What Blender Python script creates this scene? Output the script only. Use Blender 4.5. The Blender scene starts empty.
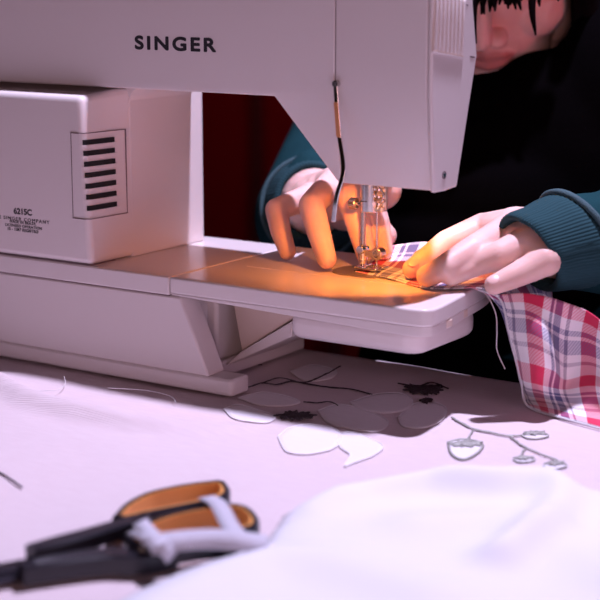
import bpy, bmesh, math, random
from mathutils import Vector, Matrix, noise
from math import sin, cos, pi, radians, atan2
random.seed(7)
SC = bpy.context.scene
COL = SC.collection

# ---------------------------------------------------------------- camera numbers (metres, table top at z = 0)
F = 1650.; PHI = radians(33.7); TH = radians(11.6)
CAM = Vector((0.66066, -0.89878, 0.30))
FW = Vector((-sin(PHI)*cos(TH), cos(PHI)*cos(TH), -sin(TH)))
RT = Vector((cos(PHI), sin(PHI), 0.))
UP = RT.cross(FW)

def P(px, py, ax, v):
    """point of the place on the plane axis=v seen at a photo position (used for measuring only)"""
    r = FW*F + RT*(px-300) + UP*(300-py)
    t = (v-CAM[ax])/r[ax]
    return CAM + r*t

# ---------------------------------------------------------------- materials
def nodes(name):
    m = bpy.data.materials.new(name); m.use_nodes = True
    nt = m.node_tree; b = nt.nodes['Principled BSDF']
    return m, nt, b

def mat(name, col, rough=.5, metal=0., spec=.5, bump=0., scale=200., var=0., vscale=30., sss=0., sheen=0., emis=None, emis_s=0., coat=0., bd=.001):
    m, nt, b = nodes(name)
    b.inputs['Base Color'].default_value = (*col, 1)
    b.inputs['Roughness'].default_value = rough
    b.inputs['Metallic'].default_value = metal
    b.inputs['Specular IOR Level'].default_value = spec
    b.inputs['Coat Weight'].default_value = coat
    b.inputs['Coat Roughness'].default_value = .15
    if sheen: b.inputs['Sheen Weight'].default_value = sheen
    if sss:
        b.inputs['Subsurface Weight'].default_value = sss
        b.inputs['Subsurface Radius'].default_value = (1., .3, .15)
        b.inputs['Subsurface Scale'].default_value = .006
    if emis:
        b.inputs['Emission Color'].default_value = (*emis, 1)
        b.inputs['Emission Strength'].default_value = emis_s
    tc = nt.nodes.new('ShaderNodeTexCoord')
    if bump:
        n = nt.nodes.new('ShaderNodeTexNoise'); n.inputs['Scale'].default_value = scale; n.inputs['Detail'].default_value = 4
        nt.links.new(tc.outputs['Object'], n.inputs['Vector'])
        bp = nt.nodes.new('ShaderNodeBump'); bp.inputs['Strength'].default_value = bump; bp.inputs['Distance'].default_value = bd
        nt.links.new(n.outputs['Fac'], bp.inputs['Height']); nt.links.new(bp.outputs['Normal'], b.inputs['Normal'])
    if var:
        n = nt.nodes.new('ShaderNodeTexNoise'); n.inputs['Scale'].default_value = vscale; n.inputs['Detail'].default_value = 3
        nt.links.new(tc.outputs['Object'], n.inputs['Vector'])
        mx = nt.nodes.new('ShaderNodeMix'); mx.data_type = 'RGBA'
        mx.inputs['A'].default_value = (*[c*(1-var) for c in col], 1); mx.inputs['B'].default_value = (*[min(1, c*(1+var)) for c in col], 1)
        nt.links.new(n.outputs['Fac'], mx.inputs['Factor']); nt.links.new(mx.outputs['Result'], b.inputs['Base Color'])
    return m

def weave_mat(name, col, dens=900., bump=.4, rough=.85, var=.06, sheen=.2, dist=.0004, col2=None):
    """woven cloth: two crossed wave textures for thread bump, slow noise for colour"""
    m, nt, b = nodes(name); N = nt.nodes; L = nt.links
    b.inputs['Roughness'].default_value = rough; b.inputs['Sheen Weight'].default_value = sheen
    b.inputs['Specular IOR Level'].default_value = .2
    tc = N.new('ShaderNodeTexCoord')
    w = []
    for d in ('X', 'Y'):
        t = N.new('ShaderNodeTexWave'); t.bands_direction = d; t.inputs['Scale'].default_value = dens/6.
        t.inputs['Distortion'].default_value = 1.2; t.inputs['Detail'].default_value = 2; t.inputs['Detail Scale'].default_value = 2
        L.new(tc.outputs['Object'], t.inputs['Vector']); w.append(t)
    ad = N.new('ShaderNodeMath'); ad.operation = 'ADD'
    L.new(w[0].outputs['Fac'], ad.inputs[0]); L.new(w[1].outputs['Fac'], ad.inputs[1])
    bp = N.new('ShaderNodeBump'); bp.inputs['Strength'].default_value = bump; bp.inputs['Distance'].default_value = dist
    L.new(ad.outputs[0], bp.inputs['Height']); L.new(bp.outputs['Normal'], b.inputs['Normal'])
    n = N.new('ShaderNodeTexNoise'); n.inputs['Scale'].default_value = 60; n.inputs['Detail'].default_value = 6
    mp = N.new('ShaderNodeMapping'); mp.inputs['Scale'].default_value = (1, 6, 1)
    L.new(tc.outputs['Object'], mp.inputs['Vector']); L.new(mp.outputs['Vector'], n.inputs['Vector'])
    mx = N.new('ShaderNodeMix'); mx.data_type = 'RGBA'
    c2 = col2 or tuple(min(1, c*(1+var)) for c in col)
    mx.inputs['A'].default_value = (*[c*(1-var) for c in col], 1); mx.inputs['B'].default_value = (*c2, 1)
    L.new(n.outputs['Fac'], mx.inputs['Factor']); L.new(mx.outputs['Result'], b.inputs['Base Color'])
    return m

def plaid_mat():
    m, nt, b = nodes('plaid_flannel'); N = nt.nodes; L = nt.links
    b.inputs['Roughness'].default_value = .9; b.inputs['Sheen Weight'].default_value = .25; b.inputs['Specular IOR Level'].default_value = .15
    uv = N.new('ShaderNodeUVMap'); uv.uv_map = 'UVMap'
    sp = N.new('ShaderNodeSeparateXYZ'); L.new(uv.outputs['UV'], sp.inputs[0])
    def stripe(sock, per, off):
        a = N.new('ShaderNodeMath'); a.operation = 'MULTIPLY_ADD'; a.inputs[1].default_value = 1./per; a.inputs[2].default_value = off
        L.new(sock, a.inputs[0])
        f = N.new('ShaderNodeMath'); f.operation = 'FRACT'; L.new(a.outputs[0], f.inputs[0])
        r = N.new('ShaderNodeValToRGB'); r.color_ramp.interpolation = 'CONSTANT'
        W = (.92, .90, .93, 1); R = (.72, .05, .14, 1); B = (.16, .17, .34, 1); G = (.36, .33, .42, 1)
        els = [(0, W), (.10, R), (.34, W), (.46, B), (.52, W), (.57, B), (.74, W), (.84, G), (.90, W)]
        cr = r.color_ramp
        cr.elements[0].position = 0; cr.elements[0].color = W
        cr.elements[1].position = .10; cr.elements[1].color = R
        for p, c in els[2:]:
            e = cr.elements.new(p); e.color = c
        L.new(f.outputs[0], r.inputs['Fac']); return r
    s1 = stripe(sp.outputs[0], .042, .05); s2 = stripe(sp.outputs[1], .042, .2)
    # twill lines: the two yarn systems alternate
    ad = N.new('ShaderNodeMath'); ad.operation = 'ADD'; L.new(sp.outputs[0], ad.inputs[0]); L.new(sp.outputs[1], ad.inputs[1])
    ml = N.new('ShaderNodeMath'); ml.operation = 'MULTIPLY'; ml.inputs[1].default_value = 520.; L.new(ad.outputs[0], ml.inputs[0])
    pp = N.new('ShaderNodeMath'); pp.operation = 'PINGPONG'; pp.inputs[1].default_value = .5; L.new(ml.outputs[0], pp.inputs[0])
    st = N.new('ShaderNodeMath'); st.operation = 'MULTIPLY_ADD'; st.inputs[1].default_value = .9; st.inputs[2].default_value = .27; L.new(pp.outputs[0], st.inputs[0])
    mx = N.new('ShaderNodeMix'); mx.data_type = 'RGBA'; L.new(st.outputs[0], mx.inputs['Factor'])
    L.new(s1.outputs['Color'], mx.inputs['A']); L.new(s2.outputs['Color'], mx.inputs['B'])
    mu = N.new('ShaderNodeMix'); mu.data_type = 'RGBA'; mu.blend_type = 'MULTIPLY'; mu.inputs['Factor'].default_value = .35
    L.new(mx.outputs['Result'], mu.inputs['A']); L.new(s1.outputs['Color'], mu.inputs['B'])
    L.new(mu.outputs['Result'], b.inputs['Base Color'])
    bp = N.new('ShaderNodeBump'); bp.inputs['Strength'].default_value = .3; bp.inputs['Distance'].default_value = .0003
    L.new(pp.outputs[0], bp.inputs['Height']); L.new(bp.outputs['Normal'], b.inputs['Normal'])
    return m

def rib_mat(name, col, dens):
    m, nt, b = nodes(name); N = nt.nodes; L = nt.links
    b.inputs['Base Color'].default_value = (*col, 1); b.inputs['Roughness'].default_value = .95
    b.inputs['Specular IOR Level'].default_value = .15
    uv = N.new('ShaderNodeUVMap'); uv.uv_map = 'UVMap'
    t = N.new('ShaderNodeTexWave'); t.bands_direction = 'X'; t.inputs['Scale'].default_value = dens; t.inputs['Distortion'].default_value = .4
    L.new(uv.outputs['UV'], t.inputs['Vector'])
    bp = N.new('ShaderNodeBump'); bp.inputs['Strength'].default_value = .55; bp.inputs['Distance'].default_value = .0008
    L.new(t.outputs['Fac'], bp.inputs['Height']); L.new(bp.outputs['Normal'], b.inputs['Normal'])
    return m

M = {}
M['plastic'] = mat('cream_plastic', (.72, .66, .66), .38, spec=.45, bump=.06, scale=900)
M['plastic_bed'] = mat('smooth_cream_plastic', (.72, .66, .66), .22, spec=.5, bump=.02, scale=400)
M['plastic_tan'] = mat('tan_plastic', (.68, .55, .48), .45)
M['groove'] = mat('groove_shadow_plastic', (.16, .11, .12), .7)
M['slot'] = mat('slot_black', (.006, .005, .006), .8)
M['ink'] = mat('printed_ink', (.012, .010, .016), .6)
M['chrome'] = mat('chrome', (.78, .76, .74), .14, 1.)
M['steel'] = mat('brushed_steel', (.50, .47, .45), .26, 1., bump=.1, scale=600)
M['plate'] = mat('needle_plate_steel', (.24, .21, .20), .3, .45)
M['copper'] = mat('copper_tone_lever_face', (.75, .33, .14), .35, .3)
M['brass'] = mat('satin_steel_knob', (.70, .60, .50), .3, 1.)
M['bulb'] = mat('warm_bulb_glass', (1, .8, .5), .3, emis=(1., .55, .16), emis_s=3.)
M['cloth'] = weave_mat('pink_linen_tablecloth', (.70, .585, .61), 1500, .5, var=.05, col2=(.77, .67, .70), dist=.0005)
M['white_cloth'] = weave_mat('white_cotton', (.70, .71, .75), 2200, .15, var=.01, dist=.0002)
M['petal'] = weave_mat('satin_petal', (.79, .76, .80), 1800, .25, rough=.5, dist=.0003)
M['petal_edge'] = mat('petal_stitching', (.86, .84, .88), .4, bump=.5, scale=900)
M['stem'] = mat('dark_embroidery_thread', (.035, .022, .03), .55, bump=.8, scale=700)
M['silver'] = mat('silver_embroidery_thread', (.40, .41, .38), .4, .3, bump=1., scale=800)
M['thread'] = mat('pale_sewing_thread', (.75, .72, .74), .6)
M['pin'] = mat('dark_pin', (.12, .10, .13), .3, .8)
M['plaid'] = plaid_mat()
M['scissor_black'] = mat('black_handle_plastic', (.012, .011, .018), .32)
M['scissor_orange'] = mat('orange_grip_plastic', (.86, .40, .11), .45)
M['blade'] = mat('dark_blade_steel', (.05, .045, .06), .3, .9)
M['strip'] = weave_mat('grey_white_ribbon', (.50, .50, .57), 1800, .2, dist=.0002)
M['denim'] = mat('teal_sweatshirt_knit', (.010, .042, .050), .95, spec=.05, bump=.5, scale=900, var=.25, vscale=40)
M['rib'] = rib_mat('teal_ribbed_cuff', (.018, .055, .066), 1.)
M['seam'] = mat('teal_seam_thread', (.035, .085, .10), .8, bump=.9, scale=900)
M['black'] = mat('black_wool', (.0018, .0015, .0018), .98, spec=.0, bump=.4, scale=300)
M['hair'] = mat('black_hair', (.003, .002, .0025), .8, spec=.04)
M['trousers'] = mat('black_trousers', (.008, .008, .010), .9)
M['nail'] = mat('fingernail', (.74, .47, .43), .35, spec=.6)
M['table'] = mat('table_wood', (.12, .05, .03), .45, var=.3, vscale=12)
M['curtain'] = mat('dark_red_curtain', (.30, .008, .016), .9, spec=.1, bump=.3, scale=200, sheen=.2)
M['wall'] = mat('dark_plaster', (.035, .015, .018), .9, bump=.2, scale=60)
M['floor'] = mat('dark_floor', (.03, .018, .015), .6, var=.3, vscale=6)

def skin_mat():
    m, nt, b = nodes('skin'); N = nt.nodes; L = nt.links
    b.inputs['Roughness'].default_value = .48; b.inputs['Specular IOR Level'].default_value = .4
    b.inputs['Subsurface Weight'].default_value = .25; b.inputs['Subsurface Radius'].default_value = (1, .3, .15); b.inputs['Subsurface Scale'].default_value = .004
    tc = N.new('ShaderNodeTexCoord')
    n = N.new('ShaderNodeTexNoise'); n.inputs['Scale'].default_value = 45; n.inputs['Detail'].default_value = 4
    L.new(tc.outputs['Object'], n.inputs['Vector'])
    mx = N.new('ShaderNodeMix'); mx.data_type = 'RGBA'; mx.inputs['A'].default_value = (.68, .40, .35, 1); mx.inputs['B'].default_value = (.84, .60, .54, 1)
    L.new(n.outputs['Fac'], mx.inputs['Factor'])
    # redder lips
    at = N.new('ShaderNodeAttribute'); at.attribute_name = 'lip'
    m2 = N.new('ShaderNodeMix'); m2.data_type = 'RGBA'; m2.inputs['B'].default_value = (.48, .20, .18, 1)
    L.new(at.outputs['Fac'], m2.inputs['Factor']); L.new(mx.outputs['Result'], m2.inputs['A']); L.new(m2.outputs['Result'], b.inputs['Base Color'])
    n2 = N.new('ShaderNodeTexNoise'); n2.inputs['Scale'].default_value = 500; n2.inputs['Detail'].default_value = 3
    L.new(tc.outputs['Object'], n2.inputs['Vector'])
    bp = N.new('ShaderNodeBump'); bp.inputs['Strength'].default_value = .25; bp.inputs['Distance'].default_value = .0006
    L.new(n2.outputs['Fac'], bp.inputs['Height']); L.new(bp.outputs['Normal'], b.inputs['Normal'])
    return m
M['skin'] = skin_mat()

# ---------------------------------------------------------------- object helpers
def empty(name, loc, label=None, cat=None, group=None):
    o = bpy.data.objects.new(name, None); COL.objects.link(o); o.location = loc; o.empty_display_size = .02
    tag(o, label, cat, group); return o
def tag(o, label=None, cat=None, group=None, kind=None):
    if label: o['label'] = label
    if cat: o['category'] = cat
    if group: o['group'] = group
    if kind: o['kind'] = kind
    return o
def wloc(p):
    v = Vector((0, 0, 0))
    while p: v = v + p.location; p = p.parent
    return v
def obj(name, bm, m, parent=None, bevel=0., seg=2, smooth=40, label=None, origin=None, keep=False):
    """link a bmesh (world coordinates) as one mesh object; parts hang under their thing"""
    if not keep: bmesh.ops.recalc_face_normals(bm, faces=bm.faces)
    base = wloc(parent) if parent else Vector((0, 0, 0))
    og = Vector(origin) if origin is not None else base
    if parent and origin is None: og = base
    bmesh.ops.translate(bm, vec=-og, verts=bm.verts)
    me = bpy.data.meshes.new(name); bm.to_mesh(me); bm.free()
    me.materials.append(m)
    for p in me.polygons: p.use_smooth = True
    me.set_sharp_from_angle(angle=radians(smooth))
    o = bpy.data.objects.new(name, me); COL.objects.link(o)
    o.location = og-base
    if parent: o.parent = parent
    if bevel:
        b = o.modifiers.new('bevel', 'BEVEL'); b.width = bevel; b.segments = seg; b.limit_method = 'ANGLE'; b.angle_limit = radians(30)
        b.harden_normals = False
        me.set_sharp_from_angle(angle=radians(75))
    if label: o['label'] = label
    return o

def box(bm, x0, x1, y0, y1, z0, z1):
    v = [bm.verts.new((x, y, z)) for z in (z0, z1) for y in (y0, y1) for x in (x0, x1)]
    for f in ((0, 1, 3, 2), (4, 6, 7, 5), (0, 4, 5, 1), (2, 3, 7, 6), (0, 2, 6, 4), (1, 5, 7, 3)): bm.faces.new([v[i] for i in f])
    return v
def prism(bm, pts, lo, hi, ax):
    """polygon pts (2D, the two other axes in order) extruded along ax from lo to hi; lo/hi may be functions of the 2D point"""
    def mk(p, v):
        c = list(p); c.insert(ax, v); return bm.verts.new(c)
    a = [mk(p, lo(p) if callable(lo) else lo) for p in pts]; b = [mk(p, hi(p) if callable(hi) else hi) for p in pts]
    bm.faces.new(a); bm.faces.new(b[::-1])
    n = len(pts)
    for i in range(n): bm.faces.new((a[i], b[i], b[(i+1) % n], a[(i+1) % n]))
def rrect(x0, x1, y0, y1, r, n=6):
    """rounded rectangle; r = radii (x0y0, x1y0, x1y1, x0y1)"""
    if not hasattr(r, '__len__'): r = (r,)*4
    out = []
    for (cx, cy, sx, sy, a0, rr) in ((x0, y0, 1, 1, pi, r[0]), (x1, y0, -1, 1, 1.5*pi, r[1]), (x1, y1, -1, -1, 0, r[2]), (x0, y1, 1, -1, .5*pi, r[3])):
        if rr <= 0: out.append((cx, cy)); continue
        for k in range(n+1):
            a = a0+k/n*pi/2; out.append((cx+sx*rr+rr*cos(a), cy+sy*rr+rr*sin(a)))
    return out
def frame_of(d):
    d = d.normalized(); a = Vector((0, 0, 1)) if abs(d.z) < .9 else Vector((1, 0, 0))
    u = d.cross(a).normalized(); return u, d.cross(u).normalized()
def cyl(bm, a, b, r0, r1=None, n=24, cap=True):
    a = Vector(a); b = Vector(b); r1 = r0 if r1 is None else r1
    u, w = frame_of(b-a)
    A = [bm.verts.new(a+(u*cos(2*pi*i/n)+w*sin(2*pi*i/n))*r0) for i in range(n)]
    B = [bm.verts.new(b+(u*cos(2*pi*i/n)+w*sin(2*pi*i/n))*r1) for i in range(n)]
    for i in range(n): bm.faces.new((A[i], A[(i+1) % n], B[(i+1) % n], B[i]))
    if cap: bm.faces.new(A[::-1]); bm.faces.new(B)
def catmull(pts, n):
    """n samples per span"""
    pts = [Vector(p) for p in pts]; out = []
    Q = [pts[0]*2-pts[1]]+pts+[pts[-1]*2-pts[-2]]
    for i in range(1, len(Q)-2):
        for k in range(n):
            t = k/n; p0, p1, p2, p3 = Q[i-1:i+3]
            out.append(.5*((2*p1)+(p2-p0)*t+(2*p0-5*p1+4*p2-p3)*t*t+(3*p1-p0-3*p2+p3)*t**3))
    out.append(pts[-1]); return out
def tube(bm, pts, rad, n=8, closed=False):
    """swept round tube; rad number or list"""
    pts = [Vector(p) for p in pts]; m = len(pts)
    if not hasattr(rad, '__len__'): rad = [rad]*m
    rings = []; u = None
    for i, p in enumerate(pts):
        d = (pts[(i+1) % m]-pts[i-1]) if closed else (pts[min(i+1, m-1)]-pts[max(i-1, 0)])
        if d.length < 1e-9: d = Vector((0, 0, 1))
        d.normalize()
        if u is None: u, w = frame_of(d)
        else:
            u = (u-d*u.dot(d)); u.normalize(); w = d.cross(u)
        rings.append([bm.verts.new(p+(u*cos(2*pi*k/n)+w*sin(2*pi*k/n))*rad[i]) for k in range(n)])
    for i in range(m if closed else m-1):
        A = rings[i]; B = rings[(i+1) % m]
        for k in range(n): bm.faces.new((A[k], A[(k+1) % n], B[(k+1) % n], B[k]))
    if not closed: bm.faces.new(rings[0][::-1]); bm.faces.new(rings[-1])
def ribbon(bm, pts, widths, normals, th):
    """flat strip with thickness: centre line, half width vectors and a normal"""
    rows = []
    for p, w, nn in zip(pts, widths, normals):
        p = Vector(p); w = Vector(w); nn = Vector(nn).normalized()*th/2
        rows.append([bm.verts.new(q) for q in (p-w-nn, p+w-nn, p+w+nn, p-w+nn)])
    for a, b in zip(rows, rows[1:]):
        for k in range(4): bm.faces.new((a[k], a[(k+1) % 4], b[(k+1) % 4], b[k]))
    bm.faces.new(rows[0][::-1]); bm.faces.new(rows[-1])
def ell(bm, c, r, rot=None, seg=24):
    """ellipsoid"""
    mt = Matrix.Translation(Vector(c)) @ (rot.to_4x4() if rot else Matrix.Identity(4)) @ Matrix.Diagonal((*r, 1))
    bmesh.ops.create_uvsphere(bm, u_segments=seg, v_segments=seg//2, radius=1, matrix=mt)
def limb(bm, pts, rad, n=20):
    """tapered chain of ball-ended segments"""
    for i, (p, r) in enumerate(zip(pts, rad)):
        ell(bm, p, (r, r, r), seg=n)
        if i: cyl(bm, pts[i-1], p, rad[i-1]*.995, r*.995, n=n)
def remesh(o, vox, smooth=6, fac=.5):
    r = o.modifiers.new('skin_over', 'REMESH'); r.mode = 'VOXEL'; r.voxel_size = vox; r.use_smooth_shade = True
    s = o.modifiers.new('soften', 'SMOOTH'); s.factor = fac; s.iterations = smooth
def bake(o):
    dg = bpy.context.evaluated_depsgraph_get()
    me = bpy.data.meshes.new_from_object(o.evaluated_get(dg)); old = o.data; o.modifiers.clear(); o.data = me
    return me
def text_obj(name, body, size, parent, m, origin, xdir, up, width=None, bold=0., spacing=1., depth=.0001, align='LEFT'):
    c = bpy.data.curves.new(name, 'FONT'); c.body = body; c.size = size; c.extrude = depth; c.space_character = spacing; c.align_x = align
    t = bpy.data.objects.new(name+'_curve', c); COL.objects.link(t)
    dg = bpy.context.evaluated_depsgraph_get(); dg.update()
    me = bpy.data.meshes.new_from_object(t.evaluated_get(dg)); bpy.data.objects.remove(t)
    xs = [v.co.x for v in me.vertices]; w = max(xs)-min(xs)
    sx = width/w if width else 1.
    x0 = min(xs) if align == 'LEFT' else (min(xs)+max(xs))/2
    X = Vector(xdir).normalized(); U = Vector(up).normalized(); Nn = X.cross(U)
    base = wloc(parent)
    if bold:                                    # heavier strokes: the same outlines overprinted, slightly shifted
        bm = bmesh.new(); n = 10
        for k in range(n):
            b0 = len(bm.verts); bm.from_mesh(me); bm.verts.ensure_lookup_table()
            a = 2*pi*k/n
            for v in bm.verts[b0:]: v.co += Vector((cos(a)*bold/sx, sin(a)*bold, k*.000004))
        bm.to_mesh(me); bm.free()
    for v in me.vertices:
        v.co = Vector(origin)+X*((v.co.x-x0)*sx)+U*v.co.y+Nn*v.co.z-base
    me.materials.clear(); me.materials.append(m)
    o = bpy.data.objects.new(name, me); COL.objects.link(o); o.parent = parent
    return o

# ================================================================ SETTING
def structure():
    bm = bmesh.new(); box(bm, -3, 3, -2.5, 3, -.80, -.75); tag(obj('floor', bm, M['floor']), kind='structure')
    bm = bmesh.new(); box(bm, -3, 3, 1.75, 1.85, -.75, 1.9); tag(obj('wall_back', bm, M['wall']), kind='structure')
    bm = bmesh.new(); box(bm, -3.1, -3, -2.5, 1.85, -.75, 1.9); tag(obj('wall_left', bm, M['wall']), kind='structure')
    # red curtain hanging behind the sewer
    bm = bmesh.new(); rows = []
    n = 260
    for j, z in enumerate((-.745, 0., .6, 1.3)):
        r = []
        for i in range(n+1):
            x = -2.2+i/n*2.6
            y = 1.45+.035*sin(x*34+.6*sin(x*7))+.02*sin(x*13+1)
            r.append(bm.verts.new((x, y, z)))
        rows.append(r)
    for a, b in zip(rows, rows[1:]):
        for i in range(n): bm.faces.new((a[i], a[i+1], b[i+1], b[i]))
    o = obj('curtain', bm, M['curtain'], smooth=180, keep=True, origin=(-.9, 1.45, -.745))
    s = o.modifiers.new('thick', 'SOLIDIFY'); s.thickness = .004
    tag(o, 'dark red curtain hanging in folds behind the seated person', 'curtain')
structure()

def table():
    t = empty('table', (.15, -.2, -.75), 'table under the pink linen cloth, carrying the sewing machine', 'table')
    bm = bmesh.new(); box(bm, -.75, 1.0, -.85, .160, -.036, -.004); obj('table_top', bm, M['table'], t, bevel=.004)
    for x in (-.70, .94):
        for y in (-.80, .13):
            bm = bmesh.new(); cyl(bm, (x, y, -.75), (x, y, -.036), .022, .03, 16); obj('leg', bm, M['table'], t)
table()

# ---------------------------------------------------------------- tablecloth with embroidery
def dist_seg(p, a, b):
    ap = p-a; ab = b-a; t = max(0, min(1, ap.dot(ab)/ab.dot(ab))); return (ap-ab*t).length
RIDGE = [P(x, y, 2, 0).to_2d() for x, y in ((-60, 372), (0, 386), (30, 403), (80, 417), (140, 427), (200, 432), (240, 430))]
def inside_foot(x, y):
    return -.30 < x < .012 and -.006 < y < .17
def cloth_h(x, y):
    p = Vector((x, y)); h = 0
    d = min(dist_seg(p, a, b) for a, b in zip(RIDGE, RIDGE[1:]))
    k = max(0, min(1, (.075-x)/.10))
    h += .0105*k*math.exp(-(d/.009)**2)
    h += .0012*(noise.noise(Vector((x*9, y*9, 0)))+.6*noise.noise(Vector((x*22, y*22, 3))))
    h += .0016*math.exp(-((y+.004)/.012)**2)*(1 if x < .0 else math.exp(-(x/.03)**2))*(.6+.6*noise.noise(Vector((x*18, 1, 0))))
    return max(-.0006, h)
def tablecloth():
    def axis(a, b, c, d, fine, coarse):
        v = []; x = a
        while x < d:
            v.append(x); x += fine if b <= x < c else coarse
        v.append(d); return v
    xs = axis(-.78, -.30, .46, 1.03, .006, .03); ys = axis(-.88, -.42, .184, .186, .006, .03)
    bm = bmesh.new(); g = []
    for y in ys:
        r = []
        for x in xs:
            yy = y; z = cloth_h(x, y)
            if y > .163: yy = .1640; z = -.05 if y > .180 else -.004
            if inside_foot(x, y): z = min(z, .0005)
            r.append(bm.verts.new((x, yy, z)))
        g.append(r)
    for a, b in zip(g, g[1:]):
        for i in range(len(xs)-1):
            bm.faces.new((a[i], a[i+1], b[i+1], b[i]))
    # fall over the far edge of the table
    e = [bm.verts.new((v.co.x, .168+.004*sin(v.co.x*40), -.10)) for v in g[-1]]
    for i in range(len(xs)-1): bm.faces.new((g[-1][i], g[-1][i+1], e[i+1], e[i]))
    o = obj('tablecloth', bm, M['cloth'], smooth=180, keep=True, origin=(.1, -.2, 0))
    s = o.modifiers.new('thick', 'SOLIDIFY'); s.thickness = .0012; s.offset = -1
    tag(o, 'pale pink linen tablecloth with embroidered flowers and satin petals, spread under the sewing machine', 'tablecloth')
    return o
CLOTH = tablecloth()

def petal(pxs, z=.0010, m='petal', edge='petal_edge', er=.0004):
    pts = [P(x, y, 2, 0) for x, y in pxs]
    cur = catmull(pts+[pts[0]], 8)[:-1]
    cur = [Vector((p.x, p.y, 0)) for p in cur]
    c = sum(cur, Vector())/len(cur)
    bm = bmesh.new(); rings = []
    for k, s in enumerate((1., .97, .8, .5, .2)):
        r = []
        for p in cur:
            q = c+(p-c)*s
            q.z = cloth_h(q.x, q.y)+z*(0.25 if k == 0 else 1.)+.0002*noise.noise(Vector((q.x*150, q.y*150, 0)))
            r.append(bm.verts.new(q))
        rings.append(r)
    n = len(cur)
    for a, b in zip(rings, rings[1:]):
        for i in range(n): bm.faces.new((a[i], a[(i+1) % n], b[(i+1) % n], b[i]))
    cv = bm.verts.new((c.x, c.y, cloth_h(c.x, c.y)+z))
    for i in range(n): bm.faces.new((rings[-1][i], rings[-1][(i+1) % n], cv))
    o = obj('applique_petal', bm, M[m], CLOTH, smooth=180)
    bm = bmesh.new()
    tube(bm, [Vector((p.x, p.y, cloth_h(p.x, p.y)+.0009)) for p in cur], er, 6, closed=True)
    obj('petal_stitching', bm, M[edge], o, smooth=180)
def stem(pxs, r=.0009, m='stem', name='embroidered_stem', fray=.5):
    pts = [P(x, y, 2, 0) for x, y in pxs]; cur = catmull(pts, 10)
    bm = bmesh.new()
    for k in range(4):
        cc = []; rr = []
        for i, p in enumerate(cur):
            q = Vector((p.x, p.y, 0)); q += Vector((noise.noise(p*160+Vector((k*9, 0, 0))), noise.noise(p*160+Vector((0, k*7+3, 0))), 0))*.0026*fray
            q.z = cloth_h(q.x, q.y)+.0011; cc.append(q); rr.append(r*.55*(.75+.5*abs(noise.noise(p*300+Vector((k, 0, 0))))))
        tube(bm, cc, rr, 6)
    obj(name, bm, M[m], CLOTH, smooth=180)
def scribble(cx, cy, w, h, n, m, name, r=.0007, seed=0):
    """a knot of embroidery thread filling an oval"""
    rnd = random.Random(seed); bm = bmesh.new()
    for k in range(n):
        pts = []; a = rnd.uniform(0, 2*pi)
        for i in range(7):
            a += pi*rnd.uniform(.7, 1.25); t = rnd.uniform(.35, 1.)
            q = P(cx+w/2*t*cos(a), cy+h/2*t*sin(a), 2, 0)
            q.z = cloth_h(q.x, q.y)+.0013+.0006*rnd.random(); pts.append(q)
        tube(bm, catmull(pts, 4), r, 5)
    obj(name, bm, M[m], CLOTH, smooth=180)

petal([(224, 410), (238, 407), (258, 412), (275, 418), (268, 424), (248, 423), (232, 419)])
petal([(278, 437), (290, 429), (312, 426), (334, 430), (342, 440), (332, 450), (308, 455), (288, 453), (282, 446)])
petal([(336, 437), (350, 433), (372, 440), (383, 447), (374, 456), (356, 463), (344, 467), (350, 456), (340, 448)])
petal([(350, 404), (372, 396), (398, 394), (412, 400), (408, 410), (384, 414), (362, 411)], edge='petal')
petal([(398, 418), (410, 406), (430, 402), (446, 408), (442, 420), (424, 428), (404, 427)], edge='petal')
petal([(318, 412), (340, 406), (368, 412), (388, 422), (378, 432), (350, 430), (328, 424)], edge='petal')
petal([(238, 400), (262, 394), (288, 398), (300, 404), (282, 408), (256, 407)], edge='petal')
petal([(290, 372), (312, 366), (336, 372), (330, 380), (306, 382)], edge='petal')
stem([(232, 392), (250, 388), (262, 384), (276, 386), (292, 383), (310, 386), (330, 389), (352, 391), (372, 396)])
stem([(262, 384), (280, 379), (304, 384), (326, 376), (340, 368)], .0007)
stem([(304, 404), (318, 405), (330, 404), (338, 408)], .0007)
stem([(236, 372), (246, 367), (262, 366)], .0007)
stem([(398, 385), (418, 388), (432, 384), (448, 390)], .0009)
scribble(294, 418, 46, 10, 9, 'stem', 'embroidered_flower', .0006, 1)
scribble(424, 391, 50, 12, 10, 'stem', 'embroidered_flower', .0006, 2)
scribble(426, 402, 14, 7, 4, 'stem', 'embroidered_flower', .0006, 3)
stem([(452, 418), (462, 424), (474, 430), (488, 433), (506, 437), (530, 437)], .0010, 'silver')
stem([(473, 431), (469, 438), (466, 444)], .0007, 'silver')
stem([(510, 438), (522, 447), (538, 455), (556, 462)], .0008, 'silver')
stem([(526, 450), (520, 458)], .0006, 'silver')
petal([(448, 443), (463, 440), (482, 444), (478, 453), (464, 460), (452, 455)], edge='silver', er=.0009)
scribble(466, 445, 36, 8, 10, 'silver', 'embroidered_bud', .0004, 5)
for i, (x, y, w, h) in enumerate(((535, 437, 30, 7), (524, 461, 24, 6), (555, 467, 26, 8))):
    petal([(x-w*.45, y), (x-w*.2, y-h*.42), (x+w*.2, y-h*.45), (x+w*.45, y+h*.1), (x+w*.1, y+h*.45), (x-w*.25, y+h*.4)], edge='silver', er=.0005)
    scribble(x, y-h*.15, w*.9, h*.7, 7, 'silver', 'embroidered_bud', .00035, 10+i)

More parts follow.
